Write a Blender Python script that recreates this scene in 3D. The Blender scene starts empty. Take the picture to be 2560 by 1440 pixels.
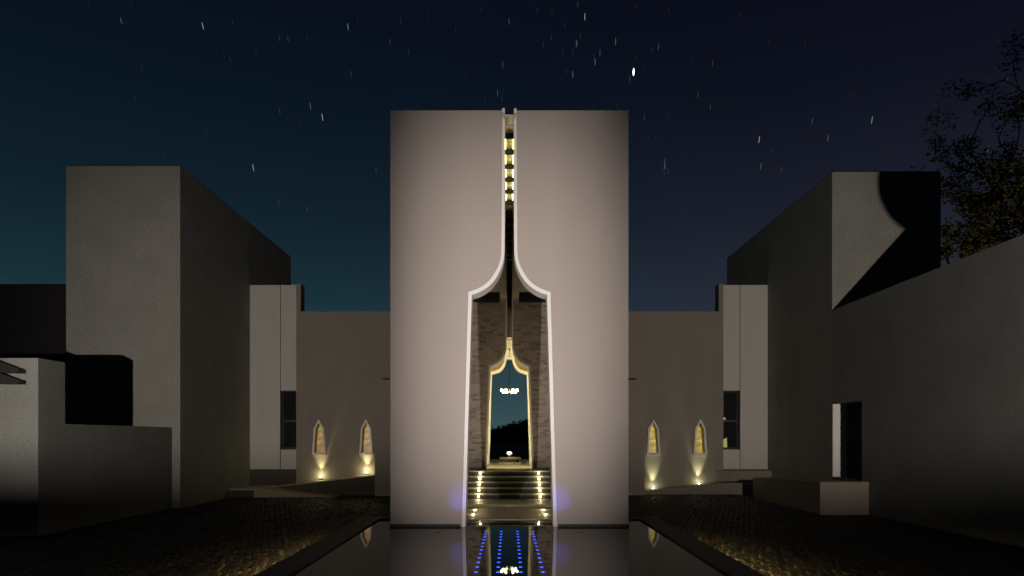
import bpy, bmesh, math, random
from mathutils import Vector, Matrix, noise
from mathutils.geometry import tessellate_polygon

random.seed(7)
R = math.radians
SC = bpy.context.scene
COL = SC.collection

# ------------------------------------------------------------------ camera, sky, lamps, exposure
EYE, FPX, CX, HY = 2.2, 1700.0, 1273.5, 1094.0     # eye height above the court, focal length and axis of the 2560 px photo
cam_d = bpy.data.cameras.new('camera')
cam_d.sensor_width = 36.0
cam_d.lens = 36.0 * FPX / 2560.0
cam_d.shift_x = (1280 - CX) / 2560.0
cam_d.shift_y = (HY - 720) / 2560.0
cam_d.clip_start = 0.1
cam_d.clip_end = 20000.0
cam = bpy.data.objects.new('camera', cam_d)
COL.objects.link(cam)
cam.location = (0, 0, EYE)
cam.rotation_euler = (R(90), 0, 0)
SC.camera = cam

SC.view_settings.view_transform = 'Standard'
SC.view_settings.look = 'None'
SC.view_settings.gamma = 1.0
SC.view_settings.exposure = 0.0
SC.view_settings.use_curve_mapping = False
SC.cycles.use_denoising = True
SC.cycles.max_bounces = 6
SC.cycles.sample_clamp_indirect = 4.0
SC.cycles.caustics_reflective = False
SC.cycles.caustics_refractive = False


def lin(r, g, b):
    def c(v):
        v /= 255.0
        return v / 12.92 if v <= 0.04045 else ((v + 0.055) / 1.055) ** 2.4
    return (c(r), c(g), c(b), 1.0)


world = bpy.data.worlds.new('World')
SC.world = world
world.use_nodes = True
wn, wl = world.node_tree.nodes, world.node_tree.links
wn.clear()
w_out = wn.new('ShaderNodeOutputWorld')
w_bg = wn.new('ShaderNodeBackground')
w_tc = wn.new('ShaderNodeTexCoord')
w_sep = wn.new('ShaderNodeSeparateXYZ')
wl.new(w_tc.outputs['Generated'], w_sep.inputs[0])


def sky_ramp(stops):
    n = wn.new('ShaderNodeValToRGB')
    e = n.color_ramp.elements
    e[0].position, e[0].color = stops[0]
    e[1].position, e[1].color = stops[-1]
    for p, c in stops[1:-1]:
        k = e.new(p)
        k.color = c
    wl.new(w_sep.outputs['Z'], n.inputs[0])
    return n


# the night sky: teal towards the glow on the left, violet grey on the right, nearly black overhead
west = sky_ramp([(0.0, lin(58, 92, 92)), (0.06, lin(46, 76, 80)), (0.19, lin(25, 48, 57)), (0.30, lin(16, 33, 44)),
                 (0.42, lin(10, 22, 35)), (0.52, lin(9, 16, 29)), (1.0, lin(5, 9, 20))])
east = sky_ramp([(0.0, lin(56, 66, 78)), (0.06, lin(50, 58, 70)), (0.19, lin(38, 42, 55)), (0.30, lin(26, 29, 42)),
                 (0.42, lin(15, 18, 31)), (0.52, lin(10, 12, 25)), (1.0, lin(5, 7, 17))])
w_map = wn.new('ShaderNodeMapRange')
w_map.interpolation_type = 'SMOOTHSTEP'
w_map.inputs['From Min'].default_value = -0.35
w_map.inputs['From Max'].default_value = 0.5
wl.new(w_sep.outputs['X'], w_map.inputs['Value'])
w_mix = wn.new('ShaderNodeMix')
w_mix.data_type = 'RGBA'
wl.new(w_map.outputs[0], w_mix.inputs[0])
wl.new(west.outputs[0], w_mix.inputs[6])
wl.new(east.outputs[0], w_mix.inputs[7])
wl.new(w_mix.outputs[2], w_bg.inputs['Color'])
# the glow lies ahead; the sky behind the viewer is a darker night sky
w_dim = wn.new('ShaderNodeMapRange')
w_dim.interpolation_type = 'SMOOTHSTEP'
w_dim.inputs['From Min'].default_value = -0.7
w_dim.inputs['From Max'].default_value = 0.55
w_dim.inputs['To Min'].default_value = 0.22
w_dim.inputs['To Max'].default_value = 1.0
wl.new(w_sep.outputs['Y'], w_dim.inputs['Value'])
wl.new(w_dim.outputs[0], w_bg.inputs['Strength'])
wl.new(w_bg.outputs[0], w_out.inputs[0])

# strengths of the lamps that light the place (each lamp is built with its fixture further down)
COURT_W = (4200.0, 6000.0)        # left, right: the two floodlights on posts behind the camera
FACADE_W = 4000.0       # the two projectors beside the pool
HALL_W = 105.0           # wall lamps between the two inner arches
COURT_COL = (1.0, 0.915, 0.79)
FACADE_COL = (1.0, 0.90, 0.83)
WARM = (1.0, 0.86, 0.42)


# ------------------------------------------------------------------ helpers
def X(px, y):
    return (px - CX) * y / FPX


def Z(py, y):
    return EYE + (HY - py) * y / FPX


def mesh_obj(name, verts, faces, mat, parent=None, loc=None, smooth=False):
    me = bpy.data.meshes.new(name)
    me.from_pydata([tuple(v) for v in verts], [], faces)
    bm = bmesh.new()
    bm.from_mesh(me)
    bmesh.ops.recalc_face_normals(bm, faces=bm.faces[:])
    bm.to_mesh(me)
    bm.free()
    if mat is not None:
        me.materials.append(mat)
    if smooth:
        for p in me.polygons:
            p.use_smooth = True
    o = bpy.data.objects.new(name, me)
    COL.objects.link(o)
    o.parent = parent
    if loc:
        o.location = loc
    return o


def tag(o, label=None, cat=None, group=None, kind=None):
    if label: o['label'] = label
    if cat: o['category'] = cat
    if group: o['group'] = group
    if kind: o['kind'] = kind
    return o


def thing(name, label, cat, loc=(0, 0, 0), group=None):
    o = bpy.data.objects.new(name, None)
    COL.objects.link(o)
    o.location = loc
    o.empty_display_size = 0.2
    return tag(o, label, cat, group)


class MB:
    """collects solids; build() makes one mesh object (coordinates are world, shifted to the parent's origin)"""
    def __init__(self):
        self.v, self.f = [], []

    def add(self, v, f):
        n = len(self.v)
        self.v += [Vector(p) for p in v]
        self.f += [tuple(i + n for i in q) for q in f]
        return self

    def box(self, x0, x1, y0, y1, z0, z1):
        return self.add([(x0, y0, z0), (x1, y0, z0), (x1, y1, z0), (x0, y1, z0), (x0, y0, z1), (x1, y0, z1), (x1, y1, z1), (x0, y1, z1)],
                        [(0, 3, 2, 1), (4, 5, 6, 7), (0, 1, 5, 4), (1, 2, 6, 5), (2, 3, 7, 6), (3, 0, 4, 7)])

    def hexa(self, p):
        return self.add(p, [(0, 3, 2, 1), (4, 5, 6, 7), (0, 1, 5, 4), (1, 2, 6, 5), (2, 3, 7, 6), (3, 0, 4, 7)])

    def prism(self, poly, y0, y1, holes=()):
        """polygon in XZ (with holes) extruded along y"""
        loops = [list(poly)] + [list(h) for h in holes]
        flat = [p for l in loops for p in l]
        n = len(flat)
        tris = tessellate_polygon([[Vector((p[0], p[1], 0)) for p in l] for l in loops])
        v = [(p[0], y0, p[1]) for p in flat] + [(p[0], y1, p[1]) for p in flat]
        f = [tuple(t) for t in tris] + [tuple(i + n for i in reversed(t)) for t in tris]
        k = 0
        for l in loops:
            m = len(l)
            for i in range(m):
                a, b = k + i, k + (i + 1) % m
                f.append((a, b, b + n, a + n))
            k += m
        return self.add(v, f)

    def strip(self, outer, inner, y0, y1):
        """a moulding between two polylines in XZ, extruded along y"""
        n = len(outer)
        v = [(p[0], y0, p[1]) for p in outer] + [(p[0], y0, p[1]) for p in inner] + \
            [(p[0], y1, p[1]) for p in outer] + [(p[0], y1, p[1]) for p in inner]
        f = []
        for i in range(n - 1):
            a, b, c, d = i, i + 1, n + i + 1, n + i
            f += [(a, b, c, d), (d + 2 * n, c + 2 * n, b + 2 * n, a + 2 * n), (a, a + 2 * n, b + 2 * n, b), (d, c, c + 2 * n, d + 2 * n)]
        f += [(0, n, 3 * n, 2 * n), (n - 1, 3 * n - 1, 4 * n - 1, 2 * n - 1)]
        return self.add(v, f)

    def tube(self, pts, rad, seg=8, cap=True):
        pts = [Vector(p) for p in pts]
        rad = [rad] * len(pts) if isinstance(rad, (int, float)) else rad
        n0 = len(self.v)
        u = None
        for i, p in enumerate(pts):
            t = (pts[min(i + 1, len(pts) - 1)] - pts[max(i - 1, 0)]).normalized()
            if u is None:
                u = t.orthogonal().normalized()
            u = (u - t * u.dot(t)).normalized()
            w = t.cross(u)
            for k in range(seg):
                a = 2 * math.pi * k / seg
                self.v.append(p + (u * math.cos(a) + w * math.sin(a)) * rad[i])
        for i in range(len(pts) - 1):
            for k in range(seg):
                a, b = n0 + i * seg + k, n0 + i * seg + (k + 1) % seg
                self.f.append((a, b, b + seg, a + seg))
        if cap:
            self.f.append(tuple(n0 + k for k in reversed(range(seg))))
            self.f.append(tuple(n0 + (len(pts) - 1) * seg + k for k in range(seg)))
        return self

    def lathe(self, c, prof, seg=16, axis='z'):
        n0 = len(self.v)
        for (r, h) in prof:
            for k in range(seg):
                a = 2 * math.pi * k / seg
                p = (r * math.cos(a), r * math.sin(a), h) if axis == 'z' else (r * math.cos(a), h, r * math.sin(a))
                self.v.append(Vector(c) + Vector(p))
        for i in range(len(prof) - 1):
            for k in range(seg):
                a, b = n0 + i * seg + k, n0 + i * seg + (k + 1) % seg
                self.f.append((a, b, b + seg, a + seg))
        self.f.append(tuple(n0 + k for k in reversed(range(seg))))
        self.f.append(tuple(n0 + (len(prof) - 1) * seg + k for k in range(seg)))
        return self

    def build(self, name, mat, parent=None, smooth=False, loc=None):
        org = Vector((0, 0, 0))
        q = parent
        while q is not None:
            org += q.location
            q = q.parent
        if loc is not None:
            rel = Vector(loc)
        else:
            rel = org
        o = mesh_obj(name, [p - rel for p in self.v], self.f, mat, parent, None, smooth)
        if loc is not None:
            o.location = rel - org
        return o


def nodes_of(name):
    m = bpy.data.materials.new(name)
    m.use_nodes = True
    nt = m.node_tree
    return m, nt.nodes, nt.links, nt.nodes['Principled BSDF']


def mat_plaster(name, col, var=0.10, bump=0.25, rough=0.9, stain=0.05, scale=60.0):
    """painted render: fine grain, cloudy mottling, faint rain streaks"""
    m, n, l, b = nodes_of(name)
    tc = n.new('ShaderNodeTexCoord')
    n1 = n.new('ShaderNodeTexNoise'); n1.inputs['Scale'].default_value = 0.9; n1.inputs['Detail'].default_value = 6
    n2 = n.new('ShaderNodeTexNoise'); n2.inputs['Scale'].default_value = scale; n2.inputs['Detail'].default_value = 4
    mp = n.new('ShaderNodeMapping'); mp.inputs['Scale'].default_value = (2.4, 2.4, 0.22)
    n3 = n.new('ShaderNodeTexNoise'); n3.inputs['Scale'].default_value = 1.6; n3.inputs['Detail'].default_value = 5
    l.new(tc.outputs['Object'], n1.inputs[0]); l.new(tc.outputs['Object'], n2.inputs[0])
    l.new(tc.outputs['Object'], mp.inputs[0]); l.new(mp.outputs[0], n3.inputs[0])
    r1 = n.new('ShaderNodeMapRange'); r1.inputs['From Min'].default_value = 0.3; r1.inputs['From Max'].default_value = 0.7
    r1.inputs['To Min'].default_value = 1 - var * .45; r1.inputs['To Max'].default_value = 1 + var * 0.3
    l.new(n1.outputs[0], r1.inputs[0])
    r2 = n.new('ShaderNodeMapRange'); r2.inputs['From Min'].default_value = 0.35; r2.inputs['From Max'].default_value = 0.65
    r2.inputs['To Min'].default_value = 1 - var * 1.2; r2.inputs['To Max'].default_value = 1 + var
    l.new(n2.outputs[0], r2.inputs[0])
    r3 = n.new('ShaderNodeMapRange'); r3.inputs['From Min'].default_value = 0.5; r3.inputs['From Max'].default_value = 0.75
    r3.inputs['To Min'].default_value = 1.0; r3.inputs['To Max'].default_value = 1 - stain
    l.new(n3.outputs[0], r3.inputs[0])
    a = n.new('ShaderNodeMath'); a.operation = 'MULTIPLY'; l.new(r1.outputs[0], a.inputs[0]); l.new(r2.outputs[0], a.inputs[1])
    a2 = n.new('ShaderNodeMath'); a2.operation = 'MULTIPLY'; l.new(a.outputs[0], a2.inputs[0]); l.new(r3.outputs[0], a2.inputs[1])
    v = n.new('ShaderNodeVectorMath'); v.operation = 'SCALE'; v.inputs[0].default_value = col[:3]
    l.new(a2.outputs[0], v.inputs['Scale']); l.new(v.outputs[0], b.inputs['Base Color'])
    bp = n.new('ShaderNodeBump'); bp.inputs['Strength'].default_value = bump; bp.inputs['Distance'].default_value = 0.01
    l.new(n2.outputs[0], bp.inputs['Height']); l.new(bp.outputs[0], b.inputs['Normal'])
    b.inputs['Roughness'].default_value = rough
    b.inputs['Specular IOR Level'].default_value = 0.2
    return m


def mat_plain(name, col, rough=0.6, metal=0.0, spec=0.4, grain=0.08, scale=14.0):
    m, n, l, b = nodes_of(name)
    tc = n.new('ShaderNodeTexCoord')
    n1 = n.new('ShaderNodeTexNoise'); n1.inputs['Scale'].default_value = scale; n1.inputs['Detail'].default_value = 5
    l.new(tc.outputs['Object'], n1.inputs[0])
    r1 = n.new('ShaderNodeMapRange'); r1.inputs['From Min'].default_value = 0.3; r1.inputs['From Max'].default_value = 0.7
    r1.inputs['To Min'].default_value = 1 - grain; r1.inputs['To Max'].default_value = 1 + grain
    l.new(n1.outputs[0], r1.inputs[0])
    v = n.new('ShaderNodeVectorMath'); v.operation = 'SCALE'; v.inputs[0].default_value = col[:3]
    l.new(r1.outputs[0], v.inputs['Scale']); l.new(v.outputs[0], b.inputs['Base Color'])
    b.inputs['Roughness'].default_value = rough
    b.inputs['Metallic'].default_value = metal
    b.inputs['Specular IOR Level'].default_value = spec
    return m


def mat_random(name, cols, rough=0.85, spec=0.25, scale=22.0, bump=0.3):
    """each object (or mesh island) takes its own shade"""
    m, n, l, b = nodes_of(name)
    oi = n.new('ShaderNodeObjectInfo')
    ge = n.new('ShaderNodeNewGeometry')
    add = n.new('ShaderNodeMath'); add.operation = 'ADD'
    l.new(oi.outputs['Random'], add.inputs[0]); l.new(ge.outputs['Random Per Island'], add.inputs[1])
    fr = n.new('ShaderNodeMath'); fr.operation = 'FRACT'; l.new(add.outputs[0], fr.inputs[0])
    rp = n.new('ShaderNodeValToRGB')
    e = rp.color_ramp.elements
    e[0].color = (*cols[0], 1); e[1].color = (*cols[-1], 1)
    for i, c in enumerate(cols[1:-1]):
        k = e.new((i + 1) / (len(cols) - 1)); k.color = (*c, 1)
    l.new(fr.outputs[0], rp.inputs[0])
    tc = n.new('ShaderNodeTexCoord')
    n1 = n.new('ShaderNodeTexNoise'); n1.inputs['Scale'].default_value = scale; n1.inputs['Detail'].default_value = 5
    l.new(tc.outputs['Object'], n1.inputs[0])
    r1 = n.new('ShaderNodeMapRange'); r1.inputs['From Min'].default_value = 0.3; r1.inputs['From Max'].default_value = 0.7
    r1.inputs['To Min'].default_value = 0.75; r1.inputs['To Max'].default_value = 1.2
    l.new(n1.outputs[0], r1.inputs[0])
    v = n.new('ShaderNodeVectorMath'); v.operation = 'SCALE'
    l.new(rp.outputs[0], v.inputs[0]); l.new(r1.outputs[0], v.inputs['Scale']); l.new(v.outputs[0], b.inputs['Base Color'])
    bp = n.new('ShaderNodeBump'); bp.inputs['Strength'].default_value = bump; bp.inputs['Distance'].default_value = 0.006
    l.new(n1.outputs[0], bp.inputs['Height']); l.new(bp.outputs[0], b.inputs['Normal'])
    b.inputs['Roughness'].default_value = rough
    b.inputs['Specular IOR Level'].default_value = spec
    return m


def mat_emit(name, col, strength):
    m, n, l, b = nodes_of(name)
    b.inputs['Base Color'].default_value = (0.02, 0.02, 0.02, 1)
    b.inputs['Emission Color'].default_value = (*col[:3], 1)
    b.inputs['Emission Strength'].default_value = strength
    return m


def mat_pane(name, col, strength):
    """obscure amber glass lit from the room behind: blocky texture, light varies over it"""
    m, n, l, b = nodes_of(name)
    tc = n.new('ShaderNodeTexCoord')
    mp = n.new('ShaderNodeMapping'); mp.inputs['Rotation'].default_value = (R(90), 0, 0)
    l.new(tc.outputs['Object'], mp.inputs[0])
    br = n.new('ShaderNodeTexBrick')
    br.inputs['Color1'].default_value = (*col, 1); br.inputs['Color2'].default_value = (col[0] * .62, col[1] * .55, col[2] * .5, 1)
    br.inputs['Mortar'].default_value = (col[0] * .45, col[1] * .4, col[2] * .4, 1)
    br.inputs['Scale'].default_value = 1.0; br.inputs['Brick Width'].default_value = 0.16; br.inputs['Row Height'].default_value = 0.075
    br.inputs['Mortar Size'].default_value = 0.008
    l.new(mp.outputs[0], br.inputs[0])
    n1 = n.new('ShaderNodeTexNoise'); n1.inputs['Scale'].default_value = 5.0; l.new(tc.outputs['Object'], n1.inputs[0])
    r1 = n.new('ShaderNodeMapRange'); r1.inputs['From Min'].default_value = 0.3; r1.inputs['From Max'].default_value = 0.7
    r1.inputs['To Min'].default_value = 0.5; r1.inputs['To Max'].default_value = 1.5
    l.new(n1.outputs[0], r1.inputs[0])
    v = n.new('ShaderNodeVectorMath'); v.operation = 'SCALE'
    l.new(br.outputs[0], v.inputs[0]); l.new(r1.outputs[0], v.inputs['Scale'])
    l.new(v.outputs[0], b.inputs['Base Color']); l.new(v.outputs[0], b.inputs['Emission Color'])
    b.inputs['Emission Strength'].default_value = strength
    b.inputs['Roughness'].default_value = 0.35
    return m


M = {}
M['taupe'] = mat_plaster('taupe_render', (0.40, 0.352, 0.322), 0.045, 0.2, stain=0.0, scale=38.0)
M['wing'] = mat_plaster('brown_taupe_render', (0.285, 0.244, 0.212), 0.15, 0.4, scale=26.0)
M['grey'] = mat_plaster('grey_render', (0.265, 0.256, 0.232), 0.24, 0.5, scale=26.0)
M['grey_cool'] = mat_plaster('cool_grey_render', (0.225, 0.224, 0.212), 0.24, 0.5, scale=34.0)
M['dark'] = mat_plaster('charcoal_cladding', (0.025, 0.024, 0.026), 0.1, 0.2)
M['white'] = mat_plaster('white_paint', (0.78, 0.76, 0.74), 0.03, 0.08, rough=0.6, stain=0.05)
M['panel'] = mat_plaster('off_white_panel', (0.58, 0.545, 0.51), 0.04, 0.08, rough=0.7, stain=0.06)
M['ceiling'] = mat_plaster('pale_ceiling_paint', (0.55, 0.52, 0.46), 0.05, 0.1)
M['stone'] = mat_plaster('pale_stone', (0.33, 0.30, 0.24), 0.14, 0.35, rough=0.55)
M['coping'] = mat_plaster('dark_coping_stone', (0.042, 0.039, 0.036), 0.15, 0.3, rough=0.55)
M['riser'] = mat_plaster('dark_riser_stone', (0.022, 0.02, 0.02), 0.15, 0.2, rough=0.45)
M['rear'] = mat_plaster('ochre_brown_wall', (0.24, 0.18, 0.10), 0.2, 0.4)
M['ramp'] = mat_plaster('warm_paving', (0.44, 0.38, 0.26), 0.12, 0.35, rough=0.7)
M['plinth'] = mat_plaster('dark_brown_render', (0.10, 0.085, 0.07), 0.12, 0.3)
M['mortar'] = mat_plaster('mortar', (0.46, 0.42, 0.37), 0.10, 0.3)
M['brick'] = mat_random('brown_brick', [(0.24, 0.19, 0.155), (0.34, 0.285, 0.24), (0.41, 0.35, 0.30), (0.46, 0.40, 0.35), (0.36, 0.30, 0.25)])
M['cobble'] = mat_random('cobble', [(0.010, 0.0095, 0.009), (0.018, 0.0165, 0.015), (0.04, 0.035, 0.028), (0.015, 0.0135, 0.0125)], rough=0.6, spec=0.2)
M['bed'] = mat_plaster('dark_joint_sand', (0.022, 0.02, 0.018), 0.2, 0.4)
M['metal'] = mat_plain('dark_metal', (0.03, 0.03, 0.033), 0.45, 0.6)
M['steel'] = mat_plain('brushed_steel', (0.45, 0.44, 0.42), 0.35, 0.9)
M['timber'] = mat_plain('dark_timber', (0.018, 0.015, 0.013), 0.6, grain=0.25)
M['pale_timber'] = mat_plain('pale_timber', (0.55, 0.40, 0.20), 0.5, grain=0.15)
M['bark'] = mat_plain('bark', (0.13, 0.095, 0.065), 0.9, spec=0.1, grain=0.4, scale=30)
M['leaf'] = mat_random('leaf', [(0.035, 0.05, 0.012), (0.06, 0.075, 0.018), (0.085, 0.09, 0.022), (0.05, 0.06, 0.02)], rough=0.6, bump=0.0)
M['hill'] = mat_plain('wooded_hill', (0.016, 0.020, 0.022), 0.95, spec=0.0, grain=0.4, scale=0.2)
M['win_amber'] = mat_pane('amber_obscure_glass', (0.38, 0.255, 0.095), 0.9)
M['win_gold'] = mat_pane('gold_obscure_glass', (0.46, 0.36, 0.07), 0.9)
M['lamp_white'] = mat_emit('lamp_lens_white', (1.0, 0.92, 0.78), 30.0)
M['lamp_warm'] = mat_emit('lamp_lens_warm', (1.0, 0.85, 0.36), 8.0)
M['bulb'] = mat_emit('chandelier_bulb', (1.0, 0.82, 0.36), 28.0)
M['tube'] = mat_emit('slot_reflection_glow', (1.0, 0.88, 0.42), 7.0)
M['strip'] = mat_emit('coping_strip', (1.0, 0.72, 0.28), 1.0)
M['blue'] = mat_emit('blue_led', (0.03, 0.10, 1.0), 3.2)
M['lit_lamp_shade'] = mat_emit('lamp_shade_glow', (0.55, 0.55, 0.14), 0.5)
M['crystal'] = mat_plain('crystal_white', (0.35, 0.34, 0.31), 0.10, 0.0, 0.9, grain=0.03)


def mat_glass_dark():
    m, n, l, b = nodes_of('dark_window_glass')
    b.inputs['Base Color'].default_value = (0.012, 0.014, 0.016, 1)
    b.inputs['Roughness'].default_value = 0.06
    b.inputs['Specular IOR Level'].default_value = 0.6
    return m


def mat_frosted():
    m, n, l, b = nodes_of('frosted_roof_glass')
    tc = n.new('ShaderNodeTexCoord')
    n1 = n.new('ShaderNodeTexNoise'); n1.inputs['Scale'].default_value = 9.0
    l.new(tc.outputs['Object'], n1.inputs[0])
    rp = n.new('ShaderNodeValToRGB')
    rp.color_ramp.elements[0].position = 0.35; rp.color_ramp.elements[0].color = (0.40, 0.38, 0.22, 1)
    rp.color_ramp.elements[1].position = 0.65; rp.color_ramp.elements[1].color = (0.66, 0.63, 0.40, 1)
    l.new(n1.outputs[0], rp.inputs[0]); l.new(rp.outputs[0], b.inputs['Base Color'])
    b.inputs['Roughness'].default_value = 0.3
    return m


def mat_water():
    m, n, l, b = nodes_of('still_pool_water')
    tc = n.new('ShaderNodeTexCoord')
    n1 = n.new('ShaderNodeTexNoise'); n1.inputs['Scale'].default_value = 3.0; n1.inputs['Detail'].default_value = 3
    l.new(tc.outputs['Object'], n1.inputs[0])
    bp = n.new('ShaderNodeBump'); bp.inputs['Strength'].default_value = 0.010; bp.inputs['Distance'].default_value = 0.05
    l.new(n1.outputs[0], bp.inputs['Height']); l.new(bp.outputs[0], b.inputs['Normal'])
    b.inputs['Base Color'].default_value = (0.006, 0.006, 0.006, 1)
    b.inputs['Roughness'].default_value = 0.012
    b.inputs['IOR'].default_value = 1.19
    return m


M['glass'] = mat_glass_dark()
M['frosted'] = mat_frosted()
M['water'] = mat_water()


def lamp(kind, name, parent, wpos, power, col, aim=None, size=0.03, cone=60, blend=0.5):
    d = bpy.data.lights.new(name, kind)
    d.energy = power
    d.color = col
    if kind in ('SPOT', 'POINT'):
        d.shadow_soft_size = size
    if kind == 'SPOT':
        d.spot_size = R(cone)
        d.spot_blend = blend
    o = bpy.data.objects.new(name, d)
    COL.objects.link(o)
    org = Vector((0, 0, 0))
    q = parent
    while q is not None:
        org += q.location
        q = q.parent
    o.parent = parent
    o.location = Vector(wpos) - org
    if aim is not None:
        o.rotation_euler = (Vector(aim) - Vector(wpos)).to_track_quat('-Z', 'Y').to_euler()
    return o


# ------------------------------------------------------------------ the ground, pool and far land
WATER = 0.40
YF = 13.77            # front of the entrance slab
YB, YR = 21.42, 24.65  # brick wall and rear wall of the passage
YW = 26.7             # wing walls
PX0, PX1 = 2.87, 3.28  # pool edge: inside and outside of the coping
PEND = 14.84

# ground: one sheet reaching the horizon
g = mesh_obj('ground', [(-6000, -6000, 0), (6000, -6000, 0), (6000, 6000, 0), (-6000, 6000, 0)], [(0, 1, 2, 3)], M['bed'])
tag(g, kind='structure')

# water
w = mesh_obj('water', [(-PX0 - .01, -8, WATER), (PX0 + .01, -8, WATER), (PX0 + .01, PEND + .01, WATER), (-PX0 - .01, PEND + .01, WATER)], [(0, 1, 2, 3)], M['water'])
tag(w, kind='structure')

# raised pool wall and coping
pool = thing('reflecting_pool', 'dark stone edge of the long reflecting pool before the white arch', 'pool')
for s in (-1, 1):
    xs = sorted((s * PX0, s * 3.12))
    MB().box(xs[0], xs[1], -8.2, PEND + .3, 0, 0.345).build('pool_wall', M['coping'], pool)
    xs = sorted((s * (PX0 - .02), s * PX1))
    MB().box(xs[0], xs[1], -8.4, PEND + .4, 0.345, 0.43).build('coping', M['coping'], pool)
    xs = sorted((s * (PX0 - .02), s * 2.44))
    MB().box(xs[0], xs[1], PEND, PEND + .4, 0.005, 0.428).build('coping', M['coping'], pool)
    # light strip tucked under the coping overhang
    xs = sorted((s * 3.25, s * (PX1 - .002)))
    MB().box(xs[0], xs[1], -8.4, PEND + .4, 0.296, 0.344).build('shield_lip', M['coping'], pool)  # lip added to screen the strip lights from the walls beyond
    xs = sorted((s * 3.13, s * 3.20))
    sobj = MB().box(xs[0], xs[1], 2.0, 14.2, 0.325, 0.343).build('light_strip', M['strip'], pool)
    n = 9
    for i in range(n):
        y = 4.3 + i * 1.18
        o = lamp('POINT', 'strip_light', pool, (s * 3.165, y, 0.308), 140 * (1 - 0.07 * i), (1.0, 0.72, 0.27), size=0.012)

# cobbled court: 300 stones that show largest stand as single pieces, the rest are one mesh
stone_v = []
def cobble_mesh(kind):
    r = random.Random(kind)
    sx, sy, h = 0.056 + r.random() * .018, 0.078 + r.random() * .034, 0.026 + r.random() * .014
    base = [(-sx, -sy), (sx, -sy), (sx, sy), (-sx, sy)]
    v = [(x * (1 + r.uniform(-.08, .08)), y * (1 + r.uniform(-.08, .08)), -0.01) for x, y in base]
    v += [(p[0] * .97, p[1] * .97, h * .6) for p in v[:4]]
    v += [(p[0] * .70, p[1] * .76, h * (1 + r.uniform(-.25, .3))) for p in v[:4]]
    f = []
    for k in (0, 4):
        for i in range(4):
            j = (i + 1) % 4
            f.append((k + i, k + j, k + 4 + j, k + 4 + i))
    f.append((8, 9, 10, 11))
    return v, f
kinds = [cobble_mesh(k) for k in range(6)]
kind_me = []
for v, f in kinds:
    o = mesh_obj('cobblestone', v, f, M['cobble'])
    kind_me.append(o.data)
    bpy.data.objects.remove(o)
spots = []
rr = random.Random(3)
yy = 9.6
row = 0
while yy < 27.0:
    for s in (-1, 1):
        xx = 3.21 + (0.07 if row % 2 else 0)
        lim = 10.1 if yy < 19 else 8.7
        while xx < lim:
            if abs(xx * s / yy) < 0.775 and not (yy > 24.7 and s < 0) and not (yy > 25.8 and s > 0):
                spots.append((s * xx + rr.uniform(-.012, .012), yy + rr.uniform(-.015, .015)))
            xx += 0.147
    yy += 0.21
    row += 1
spots.sort(key=lambda p: math.hypot(p[0] * 0.55, p[1]))
big = spots[:300]
for (x, y) in big:
    o = bpy.data.objects.new('cobblestone', kind_me[rr.randrange(6)])
    COL.objects.link(o)
    o.parent = g
    o.location = (x, y, 0.004 + rr.uniform(0, .008))
    o.rotation_euler = (rr.gauss(0, .05), rr.gauss(0, .05), rr.gauss(0, .06) + (math.pi if rr.random() < .5 else 0))
rest = MB()
for (x, y) in spots[300:]:
    v, f = kinds[rr.randrange(6)]
    mt = Matrix.Translation((x, y, 0.004 + rr.uniform(0, .008))) @ Matrix.Rotation(rr.gauss(0, .06), 4, 'Z') @ Matrix.Rotation(rr.gauss(0, .05), 4, 'X') @ Matrix.Rotation(rr.gauss(0, .05), 4, 'Y')
    rest.add([mt @ Vector(p) for p in v], f)
ro = rest.build('cobblestones', M['cobble'], g)
tag(ro, kind='stuff')

# wooded hill far behind
hv, hf = [], []
NX, NY = 160, 10
for j in range(NY):
    for i in range(NX):
        x = -320 + i * 4.0
        t = j / (NY - 1)
        y = 300 + 130 * t
        ridge = 7.2 + 0.27 * x if x < 60 else 23.4 + 0.06 * (x - 60)
        ridge = max(ridge, 2.5) + 1.2 * noise.noise((x * .05, 3.1, 0)) + 1.1 * noise.noise((x * .19, j * 1.7, 5)) + 0.7 * noise.noise((x * .45, j * 3.3, 9))
        z = (EYE + ridge) * math.sin(min(t * 1.15, 1) * math.pi / 2) if j else -1
        hv.append((x, y, z))
for j in range(NY - 1):
    for i in range(NX - 1):
        a = j * NX + i
        hf.append((a, a + 1, a + NX + 1, a + NX))
hill = mesh_obj('hill', hv, hf, M['hill'])
tag(hill, kind='structure')
# tree tops along the ridge, a far-off wood that reads as one mass
wd = MB()
for i in range(1500):
    x = random.uniform(-40, 40)
    ridge = 7.2 + 0.27 * x
    ridge = max(ridge, 2.5) + 1.2 * noise.noise((x * .05, 3.1, 0))
    z = EYE + ridge + random.uniform(-3.2, 1.3)
    y = random.uniform(395, 420)
    s = random.uniform(.3, 1.0)
    c = Vector((x, y, z))
    q = [c + Vector((random.uniform(-s, s), random.uniform(-s, s), random.uniform(-s, s))) for _ in range(4)]
    wd.add(q, [(0, 1, 2), (0, 2, 3), (0, 3, 1), (1, 3, 2)])
o = wd.build('wood', M['hill'])
tag(o, 'dark wooded ridge line far behind the inner arch', 'wood', kind='stuff')

# ------------------------------------------------------------------ the entrance hall
hall = thing('entrance_hall', 'tall taupe entrance slab with white-edged ogee arch and slit over the pool', 'building', (0, YF, 0))


def arch_pts(px_list, d, mirror=1, cx=1274.3):
    return [(mirror * (px - cx) * d / FPX, Z(py, d)) for px, py in px_list]


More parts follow.
